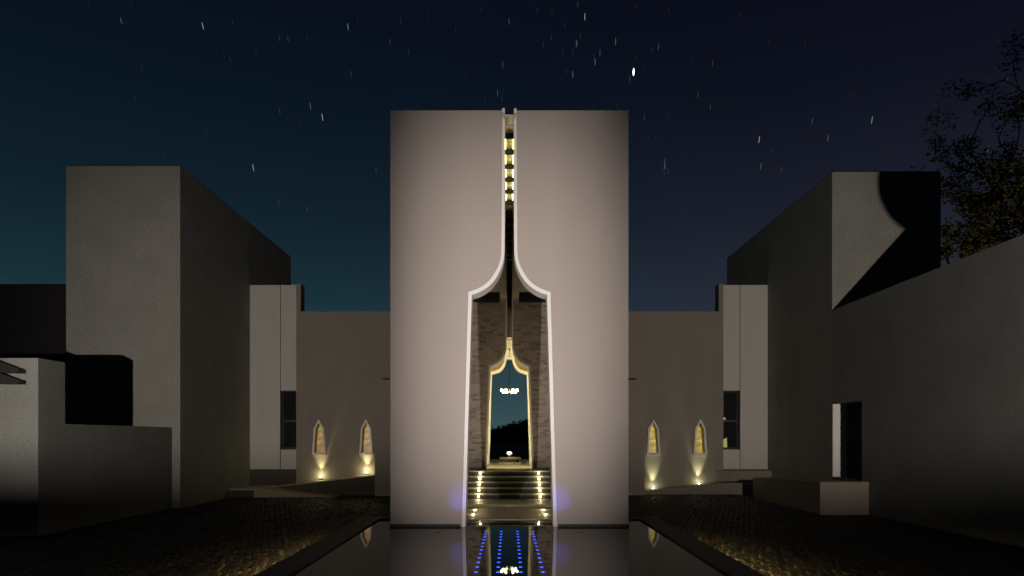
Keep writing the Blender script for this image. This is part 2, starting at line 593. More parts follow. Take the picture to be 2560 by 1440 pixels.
def smooth_curve(p, n=6):
    """Catmull-Rom through the points"""
    out = []
    for i in range(len(p) - 1):
        p0, p1, p2, p3 = p[max(i - 1, 0)], p[i], p[i + 1], p[min(i + 2, len(p) - 1)]
        for k in range(n):
            t = k / n
            out.append(tuple(0.5 * ((2 * p1[c]) + (-p0[c] + p2[c]) * t + (2 * p0[c] - 5 * p1[c] + 4 * p2[c] - p3[c]) * t * t +
                                    (-p0[c] + 3 * p1[c] - 3 * p2[c] + p3[c]) * t ** 3) for c in (0, 1)))
    out.append(p[-1])
    return out


# outer and inner outline of the front arch trim (left half, top to base)
curve_o = [(1254.4, 601), (1253.4, 637), (1248, 662), (1237, 684), (1221, 705), (1198, 721), (1171.5, 730.5)]
curve_i = [(1262.4, 601), (1261.6, 637), (1256.5, 663), (1245.5, 689), (1229, 711), (1206, 728), (1180.5, 738)]
fo = [(1256.4, 272)] + smooth_curve(curve_o) + [(1155.5, 1322)]
fi = [(1263.2, 272)] + smooth_curve(curve_i) + [(1164.0, 1322)]
fmid = [((a[0] * .6 + b[0] * .4), (a[1] * .6 + b[1] * .4)) for a, b in zip(fo, fi)]
TOPZ = Z(276, YF)
for s, nm in ((1, 'left'), (-1, 'right')):
    o_ = arch_pts(fo, YF, s); i_ = arch_pts(fi, YF, s); m_ = arch_pts(fmid, YF, s)
    # half of the slab: outer rectangle cut along the middle of the trim
    edge = [(p[0], min(p[1], TOPZ)) for p in m_]
    poly = [(-s * 2.41, 0.1), (-s * 2.41, TOPZ)] + edge[:-1] + [(m_[-1][0], 0.1)]
    MB().prism(poly, YF, YF + .44).build('facade_slab', M['taupe'], hall)
    MB().strip(o_, i_, YF - .035, YF + .46).build('arch_frame', M['white'], hall, smooth=False)
    # foot of the slab at the water
    xs = sorted((-s * 2.425, -s * 0.99))
    MB().box(xs[0], xs[1], YF - .018, YF + .1, 0.1, 0.45).build('base_course', M['coping'], hall)
# white bridge at the top of the slit
MB().box(-.088, .088, YF + .02, YF + .3, Z(298, YF), Z(291, YF)).build('slit_bridge', M['white'], hall)

# porch: side walls, ceiling, roof
CEIL = 6.72
ROOF = 8.75
for s in (-1, 1):
    xs = sorted((s * 2.10, s * 2.36))
    MB().box(xs[0], xs[1], YF + .45, YR + .3, 0.0, ROOF - .1).build('side_wall', M['wing'], hall)
    xs = sorted((s * .295, s * 2.10))
    MB().box(xs[0], xs[1], YF + .5, YB - .30, CEIL, CEIL + .15).build('ceiling', M['ceiling'], hall)
    xs = sorted((s * .105, s * .295))
    MB().box(xs[0], xs[1], YF + .48, YB - .002, 6.58, ROOF - .15).build('slot_beam', M['ceiling'], hall)
    xs = sorted((s * .297, s * 2.10))
    MB().box(xs[0], xs[1], YB - .30, YB - .02, 6.46, 6.715).build('cross_beam', M['dark'], hall)
    xs = sorted((s * .105, s * 2.36))
    MB().box(xs[0], xs[1], YF + .46, YR + .3, ROOF - .1, ROOF).build('roof', M['dark'], hall)
# slats across the slot, glass panes above them
slat0 = None
for i in range(13):
    d = (1 / 757.0 + i * 0.0000745) * (8.6 - EYE) * FPX
    if slat0 is None:
        slat0 = MB().box(-.104, .104, -.035, .035, -.075, .02).build('slat', M['timber'], None)
        o = slat0
        o.parent = hall
    else:
        o = slat0.copy(); COL.objects.link(o)
    o.location = (0, d - YF, 8.6)
pane0 = None
for i in range(13):
    d = (1 / 757.0 + (i - .5) * 0.0000745) * (8.6 - EYE) * FPX
    if pane0 is None:
        pane0 = MB().box(-.104, .104, -.40, .40, .03, .045).build('roof_pane', M['frosted'], None)
        o = pane0
        o.parent = hall
    else:
        o = pane0.copy(); COL.objects.link(o)
    o.location = (0, d - YF, 8.6)
# glowing tubes added along the slot in place of lamp reflections in the panes
for s in (-1, 1):
    for k in range(5):
        d0 = (1 / 757.0 + (k + .12) * 0.0000745) * (8.6 - EYE) * FPX
        MB().tube([(s * .088, d0 + .06 + j * .11, 8.60 + .006 * math.sin(j)) for j in range(6)], .008, 6).build('reflection_tube', M['tube'], hall)

for k, pw in enumerate((.06, .16, .4, .45, .4, .35, .08)):
    d0 = (1 / 757.0 + (k - .5) * 0.0000745) * (8.6 - EYE) * FPX
    lamp('POINT', 'slot_fill', hall, (0.02, d0 + .1, 8.5), pw, (1.0, .88, .42), size=0.008)  # unseen fill lights without fixtures, added to brighten the roof panes
# brick wall with the second arch
ZT = 6.46
a2_o = [(1265.7, 560), (1265.7, 842), (1265.4, 858), (1263.4, 875), (1256.5, 891), (1244.5, 904), (1224, 914.5), (1212.7, 1172)]
a2_i = [(1268.6, 560), (1268.6, 842), (1268.4, 859), (1266.8, 877), (1260.0, 894), (1248.0, 907.5), (1228, 918), (1217.4, 1172)]
c_o = [a2_o[0]] + smooth_curve(a2_o[1:7], 5) + [a2_o[7]]
c_i = [a2_i[0]] + smooth_curve(a2_i[1:7], 5) + [a2_i[7]]
FLOOR = 1.217
brick_me = MB().box(-.1075, .1075, -.02, .03, -.0325, .0325)
cand = []
for s in (1, -1):
    o_ = arch_pts(c_o, YB, s, 1275.0); i_ = arch_pts(c_i, YB, s, 1275.0)
    mid = [(a[0] * .5 + b[0] * .5, a[1] * .5 + b[1] * .5) for a, b in zip(o_, i_)]
    poly = [(-s * 2.10, FLOOR - .3), (-s * 2.10, ROOF - .12)] + [(p[0], min(p[1], ROOF - .12)) for p in mid] + [(mid[-1][0], FLOOR - .3)]
    wall = MB().prism(poly, YB, YB + .3).build('brick_wall', M['mortar'], hall)
    MB().strip([(p[0], min(p[1], ROOF - .14)) for p in o_], [(p[0], min(p[1], ROOF - .14)) for p in i_], YB - .06, YB + .36).build('inner_arch_frame', M['white'], hall)
    # the outline as x limit for a given height
    def limit(z):
        for a, b in zip(o_, o_[1:]):
            lo, hi = min(a[1], b[1]), max(a[1], b[1])
            if lo - 1e-6 <= z <= hi + 1e-6 and hi > lo:
                t = (z - a[1]) / (b[1] - a[1])
                return abs(a[0] + (b[0] - a[0]) * t)
        return 0.12
    z = FLOOR + .14
    row = 0
    while z < ZT - .03:
        x = 2.08 - (0.115 if row % 2 else 0)
        lim = max(limit(z - .035), limit(min(z + .035, 8))) + .012
        while x - .1075 > lim - .10:
            x0, x1 = x - .1075, x + .1075
            if x0 < lim: x0 = lim
            if x1 - x0 > .03:
                cand.append((s, (x0 + x1) / 2, z, (x1 - x0) / .215, wall))
            x -= .227
        z += .0755
        row += 1
    # plinth course under the bricks
    xs = sorted((-s * 2.08, -s * 0.80))
    MB().box(xs[0], xs[1], YB - .03, YB - .001, FLOOR - .0, FLOOR + .09).build('base_course', M['stone'], hall)
bproto = brick_me.build('brick', M['brick'])
bmesh_data = bproto.data
bpy.data.objects.remove(bproto)
cand.sort(key=lambda c: (c[1] > 1.45, abs(c[3] - 1) > .05, abs(c[1] - 1.05) > .42, random.random()))
restb = {}
for i, (s, x, z, fx, wall) in enumerate(cand):
    if i < 300:
        o = bpy.data.objects.new('brick', bmesh_data)
        COL.objects.link(o)
        o.parent = wall
        o.location = (-s * x, YB - YF + random.uniform(-.004, .003) - .002, z + random.uniform(-.002, .002))
        o.scale = (fx, 1, 1)
    else:
        rb = restb.setdefault(wall.name, (wall, MB()))[1]
        j = random.uniform(-.004, .003)
        cx_ = -s * x
        rb.box(cx_ - .1075 * fx, cx_ + .1075 * fx, YB - .022 + j, YB + .028 + j, z - .0325, z + .0325)
for wall, mb in restb.values():
    o = mb.build('bricks', M['brick'], hall)
    o.parent = wall
    tag(o, kind='stuff')

# rear wall with the third arch
a3 = [(1268.2, 899), (1267.2, 905), (1262.5, 918), (1252, 930), (1231.5, 937), (1224.5, 1168)]
a3o = [(1262.8, 893), (1262.0, 902), (1257.5, 913), (1248, 923.5), (1226.5, 931), (1219.0, 1168)]
q_i = smooth_curve(a3[:5], 5) + [a3[5]]
q_o = smooth_curve(a3o[:5], 5) + [a3o[5]]
for s in (1, -1):
    i_ = arch_pts(q_i, YR, s, 1275.0); o_ = arch_pts(q_o, YR, s, 1275.0)
    poly = [(-s * 2.10, FLOOR - .3), (-s * 2.10, ROOF - .12), (0, ROOF - .12), (0, i_[0][1])] + i_ + [(i_[-1][0], FLOOR - .3)]
    MB().prism(poly, YR, YR + .3).build('rear_wall', M['rear'], hall)
    MB().strip(o_, i_, YR - .07, YR + .33).build('rear_arch_frame', M['white'], hall)
zt = arch_pts([(1275, 893)], YR)[0][1]
MB().box(-.175, .175, YR - .068, YR - .002, arch_pts([(1275, 899)], YR)[0][1], zt + .02).build('rear_arch_frame', M['white'], hall)
MB().box(-.46, .46, YR - .09, YR - .004, zt + .03, zt + .28).build('lintel', M['white'], hall)
MB().box(-.15, .15, YR - .07, YR - .003, zt + .29, zt + .62).build('lintel', M['ceiling'], hall)
MB().box(-.15, .15, YR - .12, YR - .003, zt + .625, zt + .70).build('lintel', M['ceiling'], hall)
MB().box(-.6, .6, YR - .05, YR - .002, zt + .705, ROOF - .13).build('slit_dark_sheet', M['dark'], hall)  # dark sheet added in place of shade, keeps the slit black
# small lantern hook on the lintel
MB().tube([(0, YR - .12, zt + .26), (0, YR - .12, zt + .02)], .008, 6).tube([(-.03, YR - .12, zt + .02), (.03, YR - .12, zt + .02)], .008, 6).lathe((0, YR - .12, zt + .24), [(.02, 0), (.028, .03), (.01, .06)], 8).build('hook', M['metal'], hall)
# ceiling of the passage between the arches
for s in (-1, 1):
    xs = sorted((s * .16, s * 2.10))
    MB().box(xs[0], xs[1], YB + .31, YR - .01, 6.5, 6.6).build('ceiling', M['ceiling'], hall)

# landing, steps, passage floor
MB().box(-2.10, 2.10, PEND, 17.39, 0.05, 0.42).build('landing', M['stone'], hall)
MB().box(-2.10, 2.10, 17.39, 18.85, 0.05, 0.492).build('landing', M['stone'], hall)
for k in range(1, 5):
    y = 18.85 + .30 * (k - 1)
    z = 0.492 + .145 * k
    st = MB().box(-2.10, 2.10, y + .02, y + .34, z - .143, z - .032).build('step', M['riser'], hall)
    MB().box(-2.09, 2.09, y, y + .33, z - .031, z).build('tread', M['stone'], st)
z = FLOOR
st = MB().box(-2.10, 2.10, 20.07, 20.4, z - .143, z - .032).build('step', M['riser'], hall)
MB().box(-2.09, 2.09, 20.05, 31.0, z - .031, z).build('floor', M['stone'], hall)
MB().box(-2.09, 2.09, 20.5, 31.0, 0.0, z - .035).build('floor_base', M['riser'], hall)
# lights set in the risers
for k in range(5):
    y = 18.85 + .30 * k
    zc = 0.492 + .145 * k + .075
    for s in (-1, 1):
        x = s * .86
        li = MB().lathe((x, y + .004, zc), [(.03, .0), (.03, .012), (.018, .016)], 12, 'y').build('step_light', M['lamp_warm'], hall)
        li.data.materials[0] = M['lamp_warm']
        lamp('POINT', 'step_lamp', hall, (x, y - .035, zc - .005), 3.4, WARM, size=0.012)
# small floor lights in the lower landing
for s in (-1, 1):
    for y in (15.75, 16.75):
        MB().lathe((s * .84, y, .42), [(.035, .001), (.035, .008), (.02, .012)], 12).build('floor_light', M['lamp_warm'], hall)
        lamp('POINT', 'floor_lamp', hall, (s * .84, y, .47), 1.5, WARM, size=0.015)
        lamp('SPOT', 'floor_beam', hall, (s * .84, y, .45), 90, (1.0, .84, .62), aim=(s * 1.0, YB, 3.6), size=0.03, cone=60, blend=1.0)
# wall lamps on the back of the brick wall and behind the rear wall, lighting the passage
for s in (-1, 1):
    for z in (2.6, 5.0):
        MB().lathe((s * 1.25, YB + .30, z), [(.06, 0), (.06, .05), (.03, .07)], 12, 'y').build('wall_lamp', M['steel'], hall)
        lamp('POINT', 'wall_lamp_bulb', hall, (s * 1.25, YB + .46, z), HALL_W, WARM, size=0.05)
# bracket behind the rear wall that carries the chandelier
YC = 28.4
MB().box(-.05, .05, YR + .3, YC + .15, 5.85, 5.97).build('bracket', M['metal'], hall)

# ------------------------------------------------------------------ side towers and walls
# left
YTL, XT = 21.17, 10.25
t = thing('tower_block', 'tall plain grey tower standing on the left of the court', 'building', (-XT, YTL, 0))
MB().box(-13.8, -XT, YTL, 31.9, 0, Z(415, YTL)).build('wall', M['grey'], t)
MB().box(-13.78, -XT - .02, YTL + .02, 31.88, Z(415, YTL) + .001, Z(415, YTL) + .03).build('roof_edge', M['dark'], t)
# right
YTR, XR = 21.49, 10.2
t = thing('tower_block', 'tall plain grey tower on the right, part lit with a curved shadow', 'building', (XR, YTR, 0))
MB().box(XR, X(2352, YTR), YTR, 31.9, 0, Z(430, YTR)).build('wall', M['grey'], t)
MB().box(XR + .02, X(2352, YTR) - .02, YTR + .02, 31.88, Z(430, YTR) + .001, Z(430, YTR) + .03).build('roof_edge', M['dark'], t)
# far left dark building
t = thing('dark_building', 'low black building at the left edge behind the grey tower', 'building', (-18, 24, 0))
MB().box(-32, -13.83, 24, 30, 0, Z(715, 24)).build('wall', M['dark'], t)
MB().box(-32.05, -13.85, 23.95, 30.05, Z(715, 24) + .002, Z(715, 24) + .06).build('roof_edge', M['dark'], t)
# left low wall with its higher end
XL = 10.5
t = thing('garden_wall', 'low stepped grey wall running to the left tower', 'wall', (-XL, 15.15, 0))
y0, y1 = 15.15, 16.07
MB().box(-18, -XL, y0, y1, 0, Z(895, y0)).build('high_end', M['grey_cool'], t)
MB().box(-XL - .35, -XL, y1, YTL - .002, 0, Z(1060, y1)).build('low_wall', M['grey_cool'], t)
# tapered timber arms at the left edge
for k, (pz, tip) in enumerate(((904, 922), (933, 950))):
    y = 14.9
    zt_, zl_, zb_ = Z(pz, y), Z(tip, y), Z(tip + 9.5, y)
    xa, xb = X(-60, y), X(46.5, y)
    za = Z(pz - (tip - pz) * 1.28, y)
    o = MB().hexa([(xa, y, zb_), (xb, y, zb_), (xb, y + .2, zb_), (xa, y + .2, zb_), (xa, y, za), (xb, y, zl_), (xb, y + .2, zl_), (xa, y + .2, za)]).build('timber_arm', M['timber'], None, loc=(xa, y, zb_))
    tag(o, ('upper' if k == 0 else 'lower') + ' dark tapered timber arm at the left edge before the wall', 'timber beam')
# right long wall with doorway
t = thing('court_wall', 'long high grey wall on the right with a narrow doorway', 'wall', (XR, 6, 0))
ZW = Z(775, YTR)
dz0, dz1, dy0 = Z(1192, YTR), Z(1010, YTR), 19.68
def yz_prism(poly, x0, x1, holes=()):
    mb = MB(); mb.prism(poly, x0, x1, holes)
    mb.v = [Vector((p.y, p.x, p.z)) for p in mb.v]
    return mb
poly = [(2.0, 0), (dy0, 0), (dy0, dz1), (YTR - .002, dz1), (YTR - .002, ZW), (2.0, ZW)]
yz_prism(poly, XR, XR + .42).build('wall', M['grey_cool'], t)
MB().box(XR, XR + .35, dy0 + .001, YTR - .002, 0, dz0).build('threshold', M['plinth'], t)
MB().box(XR + .003, XR + .43, YTR - .05, YTR - .003, dz0 + .002, dz1 - .002).build('door_jamb', M['white'], t)
MB().box(XR + .43, XR + 2.4, YTR - .04, YTR - .004, 0, dz1 + .5).build('inner_wall', M['grey'], t)
# platform before the doorway
M['platform'] = mat_plaster('warm_brown_render', (0.34, 0.28, 0.235), 0.08, 0.3)
pf = tag(MB().hexa([(8.82, 19.3, 0), (XR - .002, 19.3, 0), (XR - .002, 24.6, 0), (8.82, 24.6, 0),
                    (8.82, 19.3, .94), (XR - .002, 19.3, .94), (XR - .002, 24.6, .76), (8.82, 24.6, .76)]).build('platform', M['platform'], None, loc=(9.5, 19.3, 0)),
         'brown rendered platform below the doorway in the right wall', 'platform')

# ------------------------------------------------------------------ wings, bays, lancet windows
def lancet(px, tip, sh, bot, wb, wt):
    c = X(px, YW)
    hb, ht = wb * YW / FPX / 2, wt * YW / FPX / 2
    return c, [(c - hb, Z(bot, YW)), (c - ht, Z(sh, YW)), (c, Z(tip, YW)), (c + ht, Z(sh, YW)), (c + hb, Z(bot, YW))]


def shrink(poly, c, k):
    zb = poly[0][1]
    h = poly[2][1] - zb
    hb, ht = poly[4][0] - c - k, poly[3][0] - c - k * .95
    return [(c - hb, zb + k), (c - ht, poly[1][1] - k * .25), (c, poly[2][1] - k * 1.75), (c + ht, poly[1][1] - k * .25), (c + hb, zb + k)]


def wing(side, label, wins, pane, bay_label):
    s = -1 if side == 'left' else 1
    xin = s * 4.3
    xout = X(740.5, YW) if s < 0 else X(1808.5, YW)
    t = thing('wing_wall', label, 'wall', ((xin + xout) / 2, YW, 0))
    top = Z(778.5, YW)
    up = Z(709, YW)
    xstep = X(752, YW) if s < 0 else X(1797, YW)
    outer = [(xout, 0), (xin, 0), (xin, top), (xstep, top), (xstep, up), (xout, up)]
    holes = []
    rings = []
    for px in wins:
        c, o_ = lancet(px, 1047.5, 1071.5, 1137, 34, 26)
        i_ = shrink(o_, c, .072)
        holes.append(i_)
        rings.append((c, o_, i_))
    MB().prism(outer, YW, YW + .5, holes).build('wall', M['wing'], t)
    for c, o_, i_ in rings:
        fr = MB().strip(o_ + [o_[0]], i_ + [i_[0]], YW - .12, YW - .002).build('window_frame', M['white'], t)
        lin_o = i_; lin_i = shrink(i_, c, .012)
        MB().strip(lin_o + [lin_o[0]], lin_i + [lin_i[0]], YW - .05, YW + .30).build('reveal', M['ceiling'], fr)
        MB().prism(i_, YW + .24, YW + .26).build('pane', pane, fr, loc=(c, YW + .24, i_[0][1]))
    # bay of white panels beside the tower
    b = thing('white_bay', bay_label, 'building', ((xout), YW + .2, 0))
    if s < 0:
        pa, pb, pc = 624, 701, 741
    else:
        pa, pb, pc = 1926, 1850, 1808
    yb = YW + .16
    zt_, zb_ = Z(712.5, yb), Z(1173, yb)
    x1, x2, x3 = X(pa, yb), X(pb, yb), X(pc, yb) - s * .02
    g_ = .012
    def slab(a, c, z0, z1, nm, m, ya=yb, yb2=yb + .5, par=b):
        xs = sorted((a, c))
        return MB().box(xs[0], xs[1], ya, yb2, z0, z1).build(nm, m, par)
    slab(x1, x2 + s * g_, zb_, zt_, 'panel', M['panel'])
    wz0, wz1 = Z(1124, yb), Z(976.5, yb)
    slab(x2 - s * g_, x3, wz1, zt_, 'panel', M['panel'])
    slab(x2 - s * g_, x3, zb_, wz0, 'panel', M['panel'])
    slab(x2 + s * .05, x2 - s * .05, zb_, zt_ - .02, 'joint', M['dark'], yb + .05, yb + .4)
    slab(x1, x3, 0, zb_ - .002, 'plinth', M['plinth'], yb + .02, yb + .4)
    # window in the narrow panel
    wb = slab(x2 - s * .02, x3, wz0, wz1, 'window', M['glass'], yb + .14, yb + .17)
    xs = sorted((x2 - s * .02, x3))
    fr = MB()
    fr.box(xs[0], xs[1], yb + .07, yb + .139, wz1 - .06, wz1 - .001).box(xs[0], xs[1], yb + .07, yb + .139, wz0 + .001, wz0 + .09)
    zm = Z(1052, yb)
    fr.box(xs[0], xs[1], yb + .072, yb + .138, zm - .05, zm + .04)
    xe = sorted((x2 - s * .02, x2 - s * .085))
    fr.box(xe[0], xe[1], yb + .074, yb + .136, wz0 + .091, wz1 - .061)
    fr.build('window_frame', M['metal'], wb)
    # reveal on both sides
    if s > 0:
        # lamp shade glowing inside
        MB().prism([(x3 + .01, Z(1119, yb)), (X(1820.5, yb), Z(1119, yb)), (X(1819.5, yb), Z(1094, yb)), (x3 + .01, Z(1101, yb))], yb + .125, yb + .138).build('lit_shade', M['lit_lamp_shade'], wb)
        MB().prism([(x3 + .01, Z(1049, yb)), (X(1816.5, yb), Z(1049, yb)), (X(1816, yb), Z(1043.5, yb)), (x3 + .01, Z(1043.5, yb))], yb + .125, yb + .138).build('lit_shade', M['lit_lamp_shade'], wb)
    return t


wing('left', 'brown taupe wall left of the arch with two lancet windows and a ramp', (799, 916.5), M['win_amber'],
     'off-white panelled bay beside the left grey tower')
wing('right', 'brown taupe wall right of the arch with two lancet windows', (1632.5, 1749), M['win_gold'],
     'off-white panelled bay beside the right grey tower with a lit shade in its window')
# piers flanking the hall
for s, px in ((-1, 937), (1, 1611.5)):
    y = 25.5
    xs = sorted((X(px, y), s * 2.37))
    o = MB().box(xs[0], xs[1], y, YW - .002, 0, Z(949, y)).build('pier', M['wing'], None, loc=((xs[0] + xs[1]) / 2, y, 0))
    tag(o, 'plain brown pier just ' + ('left' if s < 0 else 'right') + ' of the tall entrance slab', 'pier')
    xq = sorted((X(958 if s < 0 else 1590.5, y), s * 2.37))
    MB().box(xq[0], xq[1], y - .05, y + .5, Z(949, y) + .002, Z(945.5, y)).build('cap', M['dark'], o, loc=(xq[0], y, Z(949, y)))

# left landing and ramps
lz = .33
ramp = thing('ramp', 'lit paved ramp and landing below the left lancet windows', 'ramp', (-8, 25, 0))
yl0, yl1, yl2 = 24.9, 25.85, YW - .004
xa, xb = -XT + .003, X(655, 24.9)
MB().box(xa, xb, yl0, yl2, 0, lz).build('landing', M['ramp'], ramp)
xe = X(835, 24.9)
MB().hexa([(xb, yl0, 0), (xe, yl0, 0), (xe, yl1, 0), (xb, yl1, 0), (xb, yl0, lz), (xe, yl0, .02), (xe, yl1, .02), (xb, yl1, lz)]).build('lower_ramp', M['ramp'], ramp)
xu0, xu1 = X(690, 26.3), X(937, 25.85) - .002
MB().hexa([(xb, yl1 + .002, 0), (xu1, yl1 + .002, 0), (xu1, yl2, 0), (xb, yl2, 0), (xb, yl1 + .002, lz + .001), (xu1, yl1 + .002, .79), (xu1, yl2, .79), (xb, yl2, lz + .001)]).build('upper_ramp', M['ramp'], ramp)
MB().hexa([(xb, yl1 - .02, .005), (xu1, yl1 - .02, .005), (xu1, yl1, .005), (xb, yl1, .005), (xb, yl1 - .02, lz - .03), (xu1, yl1 - .02, .74), (xu1, yl1, .74), (xb, yl1, lz - .03)]).build('retaining_face', M['plinth'], ramp)
MB().box(xa + .002, xb - .3, yl0 - .02, yl0 - .001, .004, lz - .06).build('retaining_face', M['plinth'], ramp)
# right terrace
ter = thing('terrace', 'low brown terrace below the right lancet windows', 'terrace', (7, 26, 0))
y0t, y1t = 25.95, YW - .004
x0, x1, x2 = X(1612, 25.5) + .002, X(1800, 26), X(1885, 26)
MB().hexa([(x0, y0t, 0), (x1, y0t, 0), (x1, y1t, 0), (x0, y1t, 0), (x0, y0t, .155), (x1, y0t, .46), (x1, y1t, .46), (x0, y1t, .155)]).build('slope', M['wing'], ter)
MB().box(x1, x2, y0t, y1t, 0, .46).build('landing', M['wing'], ter)
MB().box(X(1790, 26.5), X(1930, 26.5), YW - .25, YW + .15, .495, Z(1177, 26.5)).build('ledge', M['wing'], ter)

# ------------------------------------------------------------------ uplights under the lancet windows
def uplight(px, py, power, col, label):
    y = YW - .13
    x = X(px, y)
    z = Z(py, y)
    t = thing('uplight', label, 'lamp', (x, y, z - .03), 'uplights below the lancet windows')
    MB().lathe((x, y, z - .04), [(.055, 0), (.06, .03), (.045, .04)], 14).build('housing', M['steel'], t)
    MB().lathe((x, y, z), [(.042, .001), (.03, .012), (.006, .016)], 14).build('lens', M['lamp_white'], t)
    lamp('SPOT', 'beam', t, (x, y, z + .03), power, col, aim=(x, YW - .06, z + 1.1), size=0.02, cone=50, blend=1.0)
    lamp('POINT', 'spill', t, (x, y - .05, z + .06), power * (.045 if px < CX else .022), col, size=0.02)


uplight(801, 1193, 130, (1.0, 0.90, 0.42), 'small bright uplight on the ramp below the outer left lancet window')
uplight(916, 1181, 170, (1.0, 0.90, 0.42), 'small bright uplight on the ramp below the lancet window by the left pier')
uplight(1633, 1221, 130, (0.95, 1.0, 0.55), 'small bright uplight on the terrace below the lancet window by the right pier')
uplight(1747, 1209, 120, (0.95, 1.0, 0.55), 'small bright uplight on the terrace below the outer right lancet window')

# ------------------------------------------------------------------ lamps outside the frame that light the court
def flood(p, power, cut, label):
    p = Vector(p)
    s = 1 if p.x > 0 else -1
    t = thing('floodlight', label, 'lamp', (p.x, p.y, 0), 'floodlights lighting the court')
    MB().tube([(p.x, p.y, 0), (p.x, p.y, p.z - .12)], .035, 10).build('post', M['metal'], t)
    hd = MB()
    hd.box(p.x - .2, p.x + .2, p.y - .12, p.y + .4, p.z - cut - .03, p.z - cut)
    hd.box(p.x - .2, p.x + .2, p.y - .16, p.y - .12, p.z - cut - .03, p.z + .14)
    hd.box(p.x - .2, p.x + .2, p.y - .12, p.y + .02, p.z + .12, p.z + .14)
    hd.build('hood', M['metal'], t)
    lamp('SPOT', 'beam', t, p, power, COURT_COL, aim=(s * 9.3, 21.0, 4.9), size=0.03, cone=60, blend=1.0)


LFL, LFR = (-7.6, 3.9, 2.46), (7.6, 0.0, 3.34)
flood(LFL, COURT_W[0], .034, 'floodlight on a short post at the near left of the court')
flood(LFR, COURT_W[1], .050, 'floodlight on a taller post at the near right of the court')
def projector(s, label):
    p = Vector((s * 3.7, 1.3, 0.85))
    t = thing('projector', label, 'lamp', (p.x, p.y, 0), 'projectors aimed at the entrance slab')
    hs = MB().box(p.x - .12, p.x + .12, p.y - .14, p.y - .04, .0, 1.0)
    hs.build('housing', M['metal'], t)
    # framing shutters keep the beam on the slab
    q = p.y + .3
    for (a0, a1) in ((-s * .45, -s * .132), (-s * .029, s * .30)):
        xs = sorted((p.x + a0, p.x + a1))
        MB().box(xs[0], xs[1], q, q + .006, p.z - .25, p.z + .45).build('shutter', M['metal'], t)
    lamp('SPOT', 'beam', t, (p.x, p.y, p.z), FACADE_W, FACADE_COL, aim=(s * .45, YF, 4.45), size=0.022, cone=45, blend=1.0)


projector(-1, 'black ground projector beside the near left pool edge')
projector(1, 'black ground projector beside the near right pool edge')
# unseen disc on a post, added so that a round shadow falls on the right tower
tc_ = Vector((X(2330, YTR), YTR, Z(455, YTR)))
mp_ = Vector(LFR) + (tc_ - Vector(LFR)) * .25
t = thing('shadow_disc', 'unseen disc on a post added to cast the curved shadow on the right tower', 'shadow caster', (mp_.x, mp_.y, 0))
MB().tube([(mp_.x + .1, mp_.y, 0), (mp_.x + .1, mp_.y, mp_.z)], .03, 8).build('post', M['metal'], t)
MB().lathe((mp_.x, mp_.y, mp_.z), [(.41, .0), (.43, .02), (.41, .05)], 48, 'y').build('disc', M['metal'], t)

# ------------------------------------------------------------------ blue lights in the pool
ORD = ['first', 'second', 'third', 'fourth', 'fifth', 'sixth', 'seventh', 'eighth', 'ninth', 'tenth', 'eleventh', 'twelfth']
SIDE = ['leftmost', 'inner left', 'inner right', 'rightmost']
led = None
for r_ in range(12):
    d = WATER and (0.004257 - r_ * 0.0001172) * 1.8 * FPX
    for ci, x in enumerate((-.448, -.155, .155, .448)):
        t = thing('pool_light', 'small blue pool light, %s row from the steps, %s column' % (ORD[r_], SIDE[ci]), 'lamp', (x, d, WATER), 'blue pool lights')
        if led is None:
            h = MB().lathe((x, d, WATER), [(.028, -.02), (.028, .001), (.026, .002)], 10).build('housing', M['metal'], t)
            l_ = MB().lathe((x, d, WATER), [(.026, .0025), (.022, .0045), (.006, .006)], 10).build('lens', M['blue'], t)
            led = (h, l_)
        else:
            for q in led:
                c = q.copy(); COL.objects.link(c); c.parent = t
# two stronger blue spots that tint the foot of the arch
for s in (-1, 1):
    p = Vector((s * 1.35, 12.9, WATER))
    t = thing('blue_spotlight', 'blue spotlight in the pool near the ' + ('left' if s < 0 else 'right') + ' foot of the arch', 'lamp', p)
    MB().lathe(p, [(.03, -.02), (.035, .004), (.02, .006)], 10).build('housing', M['metal'], t)
    lamp('SPOT', 'beam', t, p + Vector((0, 0, .02)), 34, (.12, .10, 1.0), aim=(s * 1.0, YF, WATER + .58), size=0.01, cone=32, blend=1.0)

# ------------------------------------------------------------------ chandelier, bench, ornaments behind the arches
zc = Z(978, YC)
ch = thing('chandelier', 'bright warm chandelier hanging beyond the innermost arch', 'chandelier', (0, YC, zc))
MB().tube([(0, YC, zc + .12), (0, YC, 5.85)], .008, 6).build('cable', M['metal'], ch)
MB().lathe((0, YC, zc - .05), [(.02, -.05), (.05, 0), (.03, .08), (.02, .18)], 12).build('hub', M['steel'], ch)
for k in range(14):
    a = 2 * math.pi * (k + .5) / 14
    if abs(math.cos(a)) < .25:
        continue
    r_ = .32 if k % 2 else .25
    e = Vector((r_ * math.cos(a), YC + r_ * math.sin(a), zc + (.03 if k % 2 else -.03)))
    e.x *= 1.05
    arm = MB().tube([(0, YC, zc - .04), (e.x * .5, YC + (e.y - YC) * .5, zc - .11), (e.x, e.y, e.z - .05)], .008, 6).build('arm', M['steel'], ch)
    MB().lathe(e, [(.012, -.05), (.040, -.02), (.046, .015), (.030, .045), (.005, .06)], 10).build('bulb', M['bulb'], arm, smooth=True)
yb = 27.5
b = thing('bench', 'low pale timber bench on the floor beyond the arches', 'bench', (0, yb, FLOOR))
zt_ = Z(1143, yb)
MB().box(X(1248.5, yb), X(1302, yb), yb - .18, yb + .18, zt_ - .09, zt_).build('seat', M['pale_timber'], b)
for s in (-1, 1):
    MB().box(s * .30 - .03, s * .30 + .03, yb - .15, yb + .15, FLOOR, zt_ - .092).build('leg', M['timber'], b)
